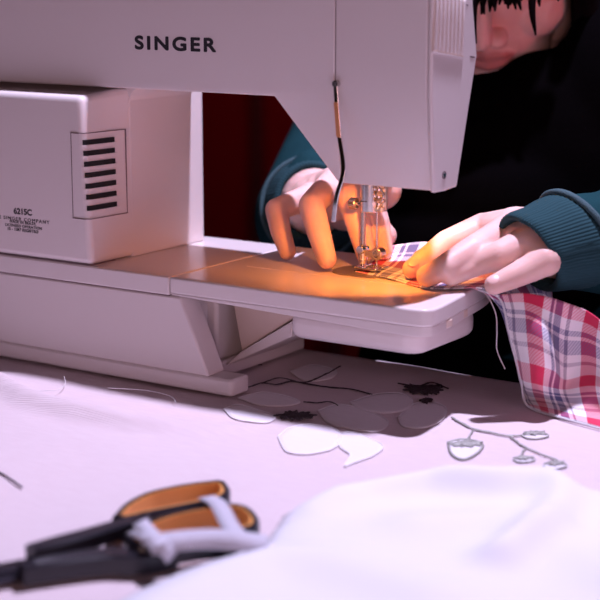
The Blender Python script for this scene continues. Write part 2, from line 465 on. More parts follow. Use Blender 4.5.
# ================================================================ SEWING MACHINE
def machine():
    T = empty('sewing_machine', (-.05, .078, 0), 'cream portable sewing machine seen from behind, with black lettering on its arm', 'sewing machine')
    # ---- base
    BW = .0023                                                     # rides on the cloth
    bm = bmesh.new(); prism(bm, rrect(-.29, .0045, 0, .022, (.002, .004, .004, .002), 4), BW, .0145, 2)
    box(bm, -.29, -.034, .0215, .15, BW, .0145)
    obj('base_band', bm, M['plastic'], T, bevel=.0022)
    bm = bmesh.new(); prism(bm, [(-.285, .0142), (-.0165, .0142), (-.0405, .0684), (-.285, .0684)], .0008, .021, 1)
    obj('base_front', bm, M['plastic'], T, bevel=.0015)
    bm = bmesh.new(); box(bm, -.285, -.046, .0205, .148, .0142, .0684); obj('base_body', bm, M['plastic'], T, bevel=.001)
    bm = bmesh.new(); box(bm, -.07, -.038, .040, .13, .0142, .068); obj('base_side_panel', bm, M['plastic'], T, bevel=.003)
    for x in (-.24, -.06):
        for y in (.035, .135):
            bm = bmesh.new(); cyl(bm, (x, y, .0002), (x, y, BW+.001), .009, n=16); obj('rubber_foot', bm, M['slot'], T)
    # ---- bed
    bm = bmesh.new(); prism(bm, rrect(-.29, -.0500, 0, .1556, (.003, .0, .0, .003), 4), .0688, .0822, 2)
    obj('bed', bm, M['plastic_bed'], T, bevel=.0012)
    bm = bmesh.new(); box(bm, -.285, -.0505, .0006, .15, .0682, .0690); obj('bed_seam', bm, M['groove'], T)
    bm = bmesh.new()
    def plan(x0, e, r0=.016):
        # straight front, rounded front corner, end running slightly inwards, big rounded rear corner
        c = [(x0, e), (.128, e), (.1500-e, .0004+e), (.1575-e, .0050+e), (.1590-e, .0120), (.1570-e, .030), (.1530-e, .055), (.1490-e, .080), (.1450-e, .104), (.1380-e, .128), (.124-e, .146), (.104-e, .1550-e), (.090, .1556-e)]
        m_ = catmull([Vector((x, y, 0)) for x, y in c[1:]], 5)
        return [(x0, e)]+[(p.x, p.y) for p in m_]+[(x0, .1556-e)]
    prism(bm, plan(-.0494, 0.), .0704, .0822, 2)
    ext = obj('extension_table', bm, M['plastic_bed'], T, bevel=.0016, seg=3)
    bm = bmesh.new()
    prism(bm, plan(-.0490, .0008), .0640, .0705, 2)
    for v in bm.verts:
        if v.co.z < .066: v.co.z = .0692-.0052*min(1, (v.co.x+.049)/.16)
    obj('extension_rim', bm, M['plastic'], ext, bevel=.0008)
    bm = bmesh.new(); box(bm, .1535, .1566, .030, .038, .0650, .0700); obj('rim_catch', bm, M['plastic_tan'], ext, bevel=.0004)
    bm = bmesh.new(); box(bm, .1475, .1508, .064, .070, .0650, .0700); obj('rim_catch', bm, M['plastic_tan'], ext, bevel=.0004)
    # ---- free arm under / in the middle of the extension table
    bm = bmesh.new(); prism(bm, rrect(.0400, .1450, .014, .112, (.012, .014, .03, .012), 8), .0470, .0640, 2)
    fa = obj('free_arm', bm, M['plastic'], T, bevel=.006, seg=4)
    bm = bmesh.new(); prism(bm, rrect(-.0300, .118, .0640, .126, (.004, .03, .03, .004), 10), .0820, .08245, 2)
    obj('free_arm_top', bm, M['plastic_bed'], T, bevel=.0002, seg=1)
    bm = bmesh.new(); prism(bm, [(-.0232, .0222), (.0200, .0505), (.040, .0560), (.040, .0640), (-.032, .0640)], .050, .110, 1)
    obj('arm_bracket', bm, M['plastic_tan'], T, bevel=.001)
    st = [P(x, y, 1, .045) for x, y in ((225, 366), (240, 352), (292, 321), (292, 337))]
    bm = bmesh.new(); prism(bm, [(p.x, p.z) for p in st], .045, .112, 1); obj('arm_strut', bm, M['plastic'], T, bevel=.001)
    # ---- column
    bm = bmesh.new(); prism(bm, rrect(-.285, -.1209, .0462, .1420, (.0, .0, .010, .0), 8), .0822, .2110, 2)
    obj('column', bm, M['plastic'], T, bevel=.0015)
    # ---- motor housing
    bm = bmesh.new()
    NZ, NY_ = 12, 6; sheet = []
    for a in range(NZ+1):
        k = a/NZ; row = []
        for b in range(NY_+1):
            y = .052*b/NY_; xf = -.1212-.0063*k; xb = -.1208-.0004*k
            row.append(bm.verts.new((xf+(xb-xf)*b/NY_, y, .083+.122*k+.0045*k*b/NY_)))
        sheet.append(row)
    for a in range(NZ):
        for b in range(NY_): bm.faces.new((sheet[a][b], sheet[a][b+1], sheet[a+1][b+1], sheet[a+1][b]))
    lf = [[bm.verts.new((-.285, y, z)) for y, z in ((0, z0), (.052, z0+dz))] for z0, dz in ((.083, 0), (.205, .0045))]
    bm.faces.new([lf[0][0]]+[sheet[a][0] for a in range(NZ+1)]+[lf[1][0]])
    bm.faces.new([lf[0][1]]+[sheet[a][-1] for a in range(NZ+1)]+[lf[1][1]])
    bm.faces.new([lf[1][0]]+sheet[-1]+[lf[1][1]]); bm.faces.new([lf[0][0]]+sheet[0]+[lf[0][1]])
    bm.faces.new((lf[0][0], lf[0][1], lf[1][1], lf[1][0]))
    mh = obj('motor_housing', bm, M['plastic'], T, bevel=.0045, seg=4)
    bm = bmesh.new(); box(bm, -.284, -.1235, .0015, .03, .0818, .0832); obj('housing_seam', bm, M['groove'], mh)
    # vent: slots wrap the corner of the housing
    def xface(y, z):                                            # side surface of the housing, rounded into its front
        k = (z-.083)/.122; xf = -.1212-.0063*k; xb = -.1208-.0004*k
        return xf+(xb-xf)*y/.046
    R = .0045
    def corner(z, n=7, y1=.034, y0=None, x0=0.):
        # plan polyline hugging the housing from the front face round to the side, pushed out by e
        xc = xface(0, z)-R; pts = []
        for q in range(n+1):
            a = -pi/2+q*(pi/2)/n; pts.append((xc+R*cos(a), R+R*sin(a)))
        return pts+[(xface(y1*.5, z), y1*.5), (xface(y1, z), y1)]
    def wrap(bm, z0, z1, y1, e, d, skip=0, lead=None):
        pl = corner((z0+z1)/2, y1=y1)[skip:]
        if lead: pl = [(lead, 0.)]+pl
        rows = []
        for i, (x, y) in enumerate(pl):
            ax, ay = pl[max(i-1, 0)]; bx, by = pl[min(i+1, len(pl)-1)]
            n_ = Vector((by-ay, -(bx-ax))).normalized()
            rows.append([bm.verts.new(q) for q in ((x+n_.x*e, y+n_.y*e, z0), (x+n_.x*e, y+n_.y*e, z1), (x-n_.x*d, y-n_.y*d, z1), (x-n_.x*d, y-n_.y*d, z0))])
        for a, b in zip(rows, rows[1:]):
            for k in range(4): bm.faces.new((a[k], a[(k+1) % 4], b[(k+1) % 4], b[k]))
        bm.faces.new(rows[0][::-1]); bm.faces.new(rows[-1])
    zs = [P(97, y, 0, -.122).z for y in (141.7, 152.6, 163.4, 174.4, 185.3, 196.2, 207.2)]
    for z in zs:
        bm = bmesh.new(); wrap(bm, z-.0018, z+.0017, .030, .0009, .003, 3); obj('vent_slot', bm, M['slot'], mh)
        bm = bmesh.new(); wrap(bm, z-.0027, z-.0019, .032, .0013, .003, 2); obj('vent_louvre', bm, M['plastic'], mh)
    zt = P(118, 130, 0, -.122).z; zb = P(119, 214, 0, -.122).z; w = .0003; ya = .0420
    bm = bmesh.new(); xl = P(72, 175, 1, 0).x
    for z in (zt, zb): wrap(bm, z-w, z+w, ya, .0007, .002, 0, lead=xl)
    box(bm, xl-w, xl+w, -.0002, .001, zb-w, zt+w)
    xm = xface(ya, (zb+zt)/2)
    v = box(bm, xm-.001, xm+.0003, ya-w, ya+w, zb, zt)
    obj('vent_outline', bm, M['groove'], mh)
    # rating text
    def line(body, px, py, size, w=None, bold=0., sp=1.):
        text_obj('rating_lettering', body, size, mh, M['ink'], P(px, py, 1, -.0001)+Vector((0, 0, 0)), (1, 0, 0), (0, 0, 1), width=w, bold=bold, spacing=sp)
    def wpx(a, b, y): return (P(b, y, 1, 0)-P(a, y, 1, 0)).length
    line('6215C', 14, 213.5, .0062, wpx(14, 31.5, 211), bold=.00024)
    line('THE SINGER COMPANY', -8, 217.5, .0036, wpx(-8, 49, 219), sp=1.3, bold=.00006)
    line('MADE IN BRAZIL', 10, 222.5, .0031, wpx(10, 36, 223), sp=1.1, bold=.00006)
    line('LICENSED OPERATION', 5.5, 225.7, .0030, wpx(5.5, 41.5, 226), sp=1.1, bold=.00006)
    line('15 - 1387 REGISTRO', 8, 229.8, .0032, wpx(8, 38, 230), sp=1.1, bold=.00010)
    # ---- arm
    ZC = .2157
    def yf(z): return .022+max(0., ZC-z)*.14
    XJ = .0740
    lower = [(.0250, .2108), (.0715, .1548), (XJ, .1545)]
    low = [(-.285, .2104)]+lower+[(XJ, ZC), (-.285, ZC)]
    bm = bmesh.new()
    def face(pl, y):
        vs = [bm.verts.new((x, y(z) if callable(y) else y, z)) for x, z in pl]; return vs
    a = face(low, yf); b = face(low, .122)
    bm.faces.new(a[:-2]+a[-2:]); bm.faces.new(b[::-1])
    for i in range(len(low)-2): bm.faces.new((a[i], b[i], b[i+1], a[i+1]))
    n = len(low)
    bm.faces.new((a[n-1], b[n-1], b[0], a[0]))
    # upper block
    up = [bm.verts.new(q) for q in ((-.285, .022, .30), (XJ, .022, .30), (XJ, .122, .30), (-.285, .122, .30))]
    bm.faces.new((a[n-1], a[n-2], up[1], up[0])); bm.faces.new((b[n-2], b[n-1], up[3], up[2])); bm.faces.new(up)
    bm.faces.new((a[n-2], b[n-2], up[2], up[1])); bm.faces.new((b[n-1], a[n-1], up[0], up[3]))
    obj('arm', bm, M['plastic'], T, bevel=.0012)
    R_ = .014; bm = bmesh.new()
    fl = [(-.123, .2115), (-.123, .2106-R_), (-.1212, .2106-R_)] + [(-.1212+R_*(1-cos(a)), .2106-R_+R_*sin(a)) for a in [k*pi/16 for k in range(1, 9)]] + [(-.1212+R_, .2115)]
    prism(bm, fl, .0464, .1215, 1); obj('arm_fillet', bm, M['plastic'], T, smooth=50)
    pl = P(135.5, 49.2, 1, .0219); pr = P(215.5, 52.5, 1, .0219)
    text_obj('maker_lettering', 'SINGER', .0128, T, M['ink'], (pl.x, .0219, .2392), (1, 0, 0), (0, 0, 1), width=pr.x-pl.x, bold=.00055, spacing=1.25)
    # ---- head: an open-bottomed shell that houses the lamp
    X0 = XJ+.0006; X1 = .1430
    def ring(z, yb, xb):
        y = yf(z); return [(X0, y, z), (X1, y, z), (X1, yb, z), (xb, .122, z), (X0, .122, z)]
    bm = bmesh.new()
    rings = [ring(.1545, .060, .090), ring(ZC, .0775, .100), ring(.2393, .083, .104), ring(.30, .074, .098)]
    V = [[bm.verts.new(q) for q in r] for r in rings]
    for A, B in zip(V, V[1:]):
        for i in range(5): bm.faces.new((A[i], A[(i+1) % 5], B[(i+1) % 5], B[i]))
    bm.faces.new(V[-1])
    hc = obj('head_cover', bm, M['plastic'], T, smooth=25)
    s = hc.modifiers.new('wall', 'SOLIDIFY'); s.thickness = .0028; s.offset = -1
    b2 = hc.modifiers.new('bevel', 'BEVEL'); b2.width = .0006; b2.segments = 2; b2.limit_method = 'ANGLE'
    # ---- face plate on the end of the head
    XP = X1+.0002
    prof = [(yf(.1545)+.0006, .1540), (.0225, ZC), (.0225, .2995), (.0720, .2995), (.0754, .2752), (.0826, .2410), (.0826, .2360), (.0580, .1548)]
    prof = [(.0285, .1535), (.0228, ZC), (.0228, .2995), (.0735, .2995), (.0760, .2752), (.0835, .2393), (.0590, .1542), (.044, .1532)]
    bm = bmesh.new(); prism(bm, prof, XP, XP+.0034, 0); fp = obj('face_plate', bm, M['plastic'], T, bevel=.0014, seg=3)
    XF = XP+.0034
    q = lambda x, y: (lambda p: (p.y, p.z))(P(x, y, 0, XF))
    A_, B_, C_, D_ = q(434.5, -8), q(432.3, 51), q(463, 57.3), q(465.5, 1)
    bm = bmesh.new(); prism(bm, [A_, B_, C_, D_], XF-.0005, XF+.00025, 0); vg = obj('vent_panel', bm, M['plastic_tan'], fp)
    for k in range(8):
        t = (k+.5)/8
        lo_ = Vector(B_).lerp(Vector(C_), t); hi_ = Vector(A_).lerp(Vector(D_), t)
        lo_ = lo_.lerp(hi_, .03)
        bm = bmesh.new(); hw = .0013
        prism(bm, [(lo_.x-hw, lo_.y), (lo_.x+hw, lo_.y), (hi_.x+hw, hi_.y), (hi_.x-hw, hi_.y)], XF, XF+.0016, 0)
        obj('louvre', bm, M['plastic'], vg, bevel=.0005)
    bm = bmesh.new(); prism(bm, [B_, C_, (C_[0], C_[1]-.0010), (B_[0], B_[1]-.0010)], XF-.001, XF+.0010, 0); obj('vent_sill', bm, M['plastic'], vg, bevel=.0003)
    n1, n2 = q(470, 56), q(474.5, 56.5)
    bm = bmesh.new(); prism(bm, [(n1[0], n1[1]), (n2[0], n2[1]), (n2[0], n2[1]-.0010), (n1[0], n1[1]-.0010)], XF-.002, XF+.0002, 0); obj('plate_notch', bm, M['groove'], fp)
    n1, n2 = q(458, -1), q(468, 5)
    bm = bmesh.new(); prism(bm, [(n1[0], n1[1]), (n2[0], n2[1]), (n2[0], n2[1]-.0009), (n1[0], n1[1]-.0009)], XF-.002, XF+.0002, 0); obj('plate_seam', bm, M['groove'], fp)
    sy, sz = q(444, 175)
    bm = bmesh.new(); cyl(bm, (XF-.001, sy, sz), (XF+.0006, sy, sz), .0021, .0017, 20); scw = obj('screw', bm, M['chrome'], fp)
    bm = bmesh.new(); cyl(bm, (XF-.001, sy, sz), (XF+.0003, sy, sz), .0027, .0027, 20); obj('screw_well', bm, M['groove'], fp)
    bm = bmesh.new(); box(bm, XF+.0005, XF+.0008, sy-.0003, sy+.0003, sz-.0015, sz+.0015); obj('screw_slot', bm, M['slot'], scw)
    # head/arm joint line
    bm = bmesh.new(); box(bm, XJ-.0003, XJ+.0007, .0228, .11, ZC, .299); obj('cover_joint', bm, M['groove'], T)
    # ---- lamp inside the head
    bm = bmesh.new(); ell(bm, (.1000, .0340, .197), (.007, .007, .012)); lb = obj('lamp_bulb', bm, M['bulb'], T, label='glowing warm bulb under the head')
    bm = bmesh.new(); cyl(bm, (.1000, .0340, .207), (.1000, .0340, .2990), .008, n=20); obj('lamp_socket', bm, M['steel'], T)
    # ---- presser foot lifter: bent flat lever down the back of the head
    pth = [(335.5, 81), (335.8, 92), (336.6, 102), (338, 120), (339.3, 137), (341, 148), (342.8, 160), (343.2, 171), (341.2, 181), (338, 191), (335.6, 202), (334.4, 212), (333.6, 222)]
    ys = [.0195]*3+[.0190, .0188, .0180, .0165, .0150, .0140, .0132, .0128, .0128, .0128]
    pts = [P(x, y, 1, yy) for (x, y), yy in zip(pth, ys)]
    cur = catmull(pts, 4)
    bm = bmesh.new(); ribbon(bm, cur, [Vector((.0017, 0, 0))]*len(cur), [(.25, -1, 0)]*len(cur), .0012)
    pl = obj('presser_lever', bm, M['chrome'], T, bevel=.0004, smooth=50)
    bm = bmesh.new(); i0, i1 = 9, 17; seg = [p+Vector((0.0003, -.0014, 0)) for p in cur[i0-1:i1]]
    ribbon(bm, seg, [Vector((.0016, 0, 0))]*len(seg), [(.25, -1, 0)]*len(seg), .0012); obj('lever_grip', bm, M['copper'], pl, bevel=.0003, label='copper coloured middle section')
    bm = bmesh.new(); p = cur[1]; cyl(bm, (p.x, .0185, p.z), (p.x, .030, p.z), .0022, n=16); obj('lever_pivot', bm, M['steel'], pl)
    # ---- needle area
    NX, NY = .0585, .094
    bm = bmesh.new(); cyl(bm, (NX-.0010, NY, .1255), (NX-.0010, NY, .175), .0062, n=32)
    hb = obj('presser_bar_bushing', bm, M['chrome'], T, bevel=.0008)
    bm = bmesh.new(); box(bm, NX-.0045, NX+.001, NY-.0066, NY-.0056, .1335, .1340); obj('bushing_groove', bm, M['slot'], hb)
    bm = bmesh.new(); cyl(bm, (NX-.0052, NY-.001, .095), (NX-.0052, NY-.001, .128), .0020, n=20); obj('presser_bar', bm, M['steel'], T)
    bm = bmesh.new(); cyl(bm, (NX+.0085, NY+.004, .1275), (NX+.0085, NY+.004, .172), .0026, n=20); obj('needle_bar', bm, M['brass'], T)
    bm = bmesh.new(); cyl(bm, (NX+.0045, NY+.002, .0845), (NX+.0045, NY+.002, .130), .00060, .0005, n=10); obj('needle', bm, M['chrome'], T)
    bm = bmesh.new(); prism(bm, rrect(NX+.0035, NX+.0105, NY-.001, NY+.007, .002, 4), .1262, .1300, 2); nc = obj('needle_clamp', bm, M['brass'], T, bevel=.0006)
    for dz in (.1345, .1395, .1445):
        bm = bmesh.new(); cyl(bm, (NX+.007, NY-.001, dz), (NX+.0125, NY-.001, dz), .0019, .0014, 14); obj('thread_guide', bm, M['brass'], nc, bevel=.0004)
    bm = bmesh.new(); tube(bm, catmull([(NX+.008, NY-.004, .146), (NX+.0135, NY-.005, .141), (NX+.0125, NY-.005, .134), (NX+.008, NY-.003, .129)], 6), .0006, 8); obj('thread_guide', bm, M['chrome'], nc)
    kx = P(354.5, 203, 1, NY).x; kz = P(352, 203, 1, NY).z
    bm = bmesh.new(); cyl(bm, (kx-.0030, NY-.001, kz), (kx+.0028, NY-.001, kz), .0040, n=28); kb = obj('clamp_screw_knob', bm, M['brass'], T, bevel=.0008)
    for k in range(16):
        a = 2*pi*k/16; bm = bmesh.new(); y_ = NY-.001+.0040*cos(a); z_ = kz+.0040*sin(a)
        cyl(bm, (kx-.0024, y_, z_), (kx+.0022, y_, z_), .0004, n=6); obj('knurl', bm, M['steel'], kb)
    bm = bmesh.new(); cyl(bm, (kx+.0024, NY-.001, kz), (NX-.003, NY-.001, kz), .0016, n=14); obj('clamp_screw', bm, M['steel'], kb)
    # presser foot: shank, screw, ankle and sole with toes
    bm = bmesh.new(); cyl(bm, (NX-.0052, NY-.001, .0905), (NX-.0052, NY-.001, .1010), .0034, n=20); pf = obj('presser_foot', bm, M['chrome'], T, bevel=.0005)
    bm = bmesh.new(); cyl(bm, (NX-.0052, NY-.006, .0985), (NX-.0052, NY+.003, .0985), .0032, n=20); obj('shank_screw', bm, M['chrome'], pf, bevel=.0005)
    bm = bmesh.new(); box(bm, NX-.004, NX+.009, NY-.003, NY+.001, .0935, .0985); obj('ankle', bm, M['brass'], pf, bevel=.0008)
    bm = bmesh.new(); cyl(bm, (NX+.0075, NY-.0045, .0965), (NX+.0075, NY+.003, .0965), .0045, n=24); obj('foot_clip', bm, M['brass'], pf, bevel=.0006)
    bm = bmesh.new(); cyl(bm, (NX+.0075, NY-.0052, .0965), (NX+.0075, NY-.003, .0965), .0025, n=20); obj('clip_screw', bm, M['steel'], pf, bevel=.0005)
    bm = bmesh.new(); cyl(bm, (NX-.0052, NY-.001, .0860), (NX-.0052, NY-.001, .0915), .0026, n=16); obj('ankle_pin', bm, M['chrome'], pf, bevel=.0004)
    for s in (-1, 1):
        bm = bmesh.new(); prism(bm, rrect(NX-.009, NX+.011, -.0040, .0040, .0025, 4), .0852, .0866, 2)
        bmesh.ops.translate(bm, verts=bm.verts, vec=(0, NY+s*.0050, 0)); obj('foot_toe', bm, M['chrome'], pf, bevel=.0004)
    bm = bmesh.new(); box(bm, NX-.008, NX-.003, NY-.009, NY+.009, .0852, .0872); obj('foot_bridge', bm, M['chrome'], pf, bevel=.0005)
    # needle plate
    pc = P(364, 271.5, 2, .0825)
    bm = bmesh.new(); prism(bm, rrect(-.022, .030, -.021, .021, .018, 10), .0824, .0832, 2)
    for v in bm.verts: v.co = Vector((pc.x+v.co.x, pc.y+v.co.y, v.co.z))
    npl = obj('needle_plate', bm, M['plate'], T, bevel=.0004)
    for k in range(3):
        bm = bmesh.new(); box(bm, pc.x-.004, pc.x+.012, pc.y-.007+k*.006, pc.y-.0045+k*.006, .0830, .0839); obj('feed_dog', bm, M['slot'], npl)
    return T
MACHINE = machine()

# ================================================================ PLAID SHIRT CLOTH
def grid_cloth(name, ctrl, nu, nv, uvs, m, thick=.0009, wob=0., seed=0):
    """ctrl[row][col] control points -> smooth sheet"""
    rows = [catmull(r, nu) for r in ctrl]
    cols = list(zip(*rows)); fine = [catmull(c, nv) for c in cols]       # fine[u][v]
    U = len(fine); Vn = len(fine[0])
    bm = bmesh.new(); uvl = bm.loops.layers.uv.new('UVMap'); g = []
    # arc-length-like UV along the middle lines
    lu = [0.]; 
    for i in range(1, U): lu.append(lu[-1]+sum((fine[i][k]-fine[i-1][k]).length for k in range(0, Vn, max(1, Vn//4)))/len(range(0, Vn, max(1, Vn//4))))
    lv = [0.]
    for j in range(1, Vn): lv.append(lv[-1]+sum((fine[k][j]-fine[k][j-1]).length for k in range(0, U, max(1, U//4)))/len(range(0, U, max(1, U//4))))
    for i in range(U):
        r = []
        for j in range(Vn):
            p = fine[i][j].copy()
            if wob:
                p += Vector((noise.noise(p*35+Vector((seed, 0, 0))), noise.noise(p*35+Vector((0, seed+5, 0))), noise.noise(p*35+Vector((0, 0, seed+9)))))*wob
            r.append(bm.verts.new(p))
        g.append(r)
    for i in range(U-1):
        for j in range(Vn-1):
            f = bm.faces.new((g[i][j], g[i+1][j], g[i+1][j+1], g[i][j+1]))
            for lp, (a, b) in zip(f.loops, ((i, j), (i+1, j), (i+1, j+1), (i, j+1))):
                lp[uvl].uv = (lu[a]*uvs[0]+uvs[2]+lv[b]*uvs[4], lv[b]*uvs[1]+uvs[3])
    return bm
def plaid():
    # rows go away from the camera (v), columns from the needle to the right (u)
    z = .0827
    rowA = [(.050, .086, z), (.088, .074, z+.0004), (.122, .061, z), (.1420, .068, z+.0005), (.1570, .0755, z+.001), (.1675, .0800, .0790)]
    rowB = [(.046, .100, z+.0005), (.084, .090, z+.001), (.120, .080, z+.001), (.140, .088, z+.001), (.158, .095, z+.001), (.168, .098, .076)]
    rowC = [(.043, .115, z+.001), (.082, .108, z+.002), (.110, .104, z+.002), (.138, .108, z+.002), (.160, .112, z+.001), (.170, .115, .074)]
    rowD = [(.040, .128, z+.003), (.080, .126, z+.008), (.105, .122, z+.005), (.136, .126, z+.004), (.162, .130, z+.002), (.172, .130, .072)]
    rowE = [(.038, .140, z+.008), (.076, .143, z+.015), (.103, .141, z+.010), (.132, .144, z+.006), (.164, .145, z+.002), (.172, .145, .068)]
    rowF = [(.034, .156, z+.004), (.070, .158, z+.010), (.102, .158, z+.006), (.130, .160, z+.004), (.164, .160, z), (.172, .158, .060)]
    bm = grid_cloth('a', [rowA, rowB, rowC, rowD, rowE, rowF], 10, 8, (.82, .82, 0, .01, 0), M['plaid'], wob=.0006)
    o = obj('plaid_fabric', bm, M['plaid'], smooth=180, keep=True, origin=(.13, .1, .0836))
    s = o.modifiers.new('thick', 'SOLIDIFY'); s.thickness = .0009; s.offset = 1
    tag(o, 'red, white and navy plaid cotton being stitched, falling off the right end of the bed', 'fabric')
    # the falling part
    Y = lambda x, y, v: P(x, y, 1, v)
    Z = lambda x, y, v=.0012: P(x, y, 2, v)
    s0 = [Y(470, 287, .080), Y(498, 294, .084), Y(524, 293, .078), Y(548, 297, .080), Y(566, 303, .095), Y(590, 313, .100), Y(618, 334, .095), Y(655, 350, .10)]
    s1 = [Y(484, 291, .083), Y(505, 308, .084), Y(528, 312, .074), Y(546, 322, .078), Y(563, 330, .100), Y(588, 334, .104), Y(618, 352, .096), Y(655, 368, .10)]
    s2 = [Y(500, 300, .085), Y(509, 330, .084), Y(532, 336, .070), Y(549, 345, .075), Y(564, 356, .102), Y(590, 357, .106), Y(620, 370, .094), Y(655, 385, .10)]
    s3 = [Y(508, 325, .088), Y(515, 356, .086), Y(536, 362, .072), Y(553, 368, .082), Y(566, 378, .104), Y(592, 374, .104), Y(622, 384, .092), Y(655, 398, .09)]
    s4 = [Y(514, 352, .090), Y(521, 380, .088), Y(538, 386, .082), Y(552, 389, .094), Y(568, 391, .102), Y(594, 388, .098), Y(624, 395, .088), Y(655, 405, .08)]
    s5 = [Z(524, 398), Z(530, 400, .003), Z(545, 402, .005), Z(560, 405, .006), Z(577, 409, .006), Z(602, 412, .007), Z(630, 416, .007), Z(665, 422, .007)]
    s6 = [Z(527, 405, .0014), Z(536, 409, .0016), Z(550, 413.5, .002), Z(566, 418, .002), Z(584, 423, .002), Z(606, 429, .002), Z(634, 437, .002), Z(668, 445, .002)]
    bm = grid_cloth('b', [s0, s1, s2, s3, s4, s5, s6], 8, 8, (.84, .84, .012, .0, .10), M['plaid'], wob=.0007, seed=4)
    p = obj('hanging_panel', bm, M['plaid'], o, smooth=180, keep=True)
    s = p.modifiers.new('thick', 'SOLIDIFY'); s.thickness = .0009; s.offset = 0
    t0 = [Vector(q) for q in ((.150, .090, .0815), (.150, .115, .0815), (.142, .138, .0815), (.125, .150, .0815))]
    t1 = [Vector(q) for q in ((.160, .092, .0800), (.162, .122, .0800), (.150, .150, .0800), (.130, .160, .0800))]
    t2 = [Vector(q) for q in ((.168, .098, .0550), (.168, .126, .0550), (.154, .154, .0550), (.133, .165, .0550))]
    t3 = [Vector(q) for q in ((.171, .104, .0280), (.174, .130, .0280), (.158, .158, .0280), (.136, .170, .0280))]
    t4 = [Vector(q) for q in ((.176, .108, .0022), (.180, .134, .0022), (.163, .162, .0022), (.140, .174, .0022))]
    bm = grid_cloth('c', [t0, t1, t2, t3, t4], 8, 8, (.72, .72, .02, .0, 0), M['plaid'], wob=.0005, seed=8)
    q = obj('rear_panel', bm, M['plaid'], o, smooth=180, keep=True)
    s = q.modifiers.new('thick', 'SOLIDIFY'); s.thickness = .0009; s.offset = 0
    # stitched hem along the front edge of the falling part
    bm = bmesh.new()
    tube(bm, catmull([P(478, 289.5, 1, .0815), P(500, 299, 1, .083), P(508, 328, 1, .0832), P(515, 356, 1, .085), P(521, 380, 1, .087), Z(528, 406, .0018), Z(566, 419, .0022), Z(606, 430, .0024), Z(668, 446, .0024)], 12), .0008, 8)
    obj('rolled_hem', bm, M['white_cloth'], p, smooth=180)
plaid()

def loose(name, label, cat, pts, r, m, n=10):
    bm = bmesh.new(); c = catmull(pts, n); tube(bm, c, r, 6)
    tag(obj(name, bm, M[m], smooth=180, origin=pts[-1]), label, cat)
loose('sewing_thread', 'long pale loose thread hanging from the plaid fabric at the bed corner', 'thread',
      [P(484, 292, 1, .079), P(490, 300, 1, .074), P(496, 315, 1, .073), P(497, 332, 1, .073), P(497, 350, 1, .075), P(505, 369, 1, .075)], .00035, 'thread')
loose('dark_thread', 'short dark snip of thread lying on the pink cloth at the left edge', 'thread',
      [P(-14, 466, 2, .0012), P(4, 475, 2, .0012), P(22, 487, 2, .0012)], .0006, 'pin')
loose('pale_thread', 'fine curled thread on the pink cloth in front of the machine base', 'thread',
      [P(108, 388, 2, .0035), P(128, 389, 2, .0035), P(150, 391, 2, .0035), P(170, 396, 2, .003), P(176, 402, 2, .003)], .00022, 'thread')
loose('curled_thread', 'tiny thread end standing up near the left end of the machine base', 'thread',
      [P(30, 391, 2, .004), P(56, 390, 2, .004), P(65, 384, 2, .003), P(64, 376, 2, .006)], .00022, 'thread')

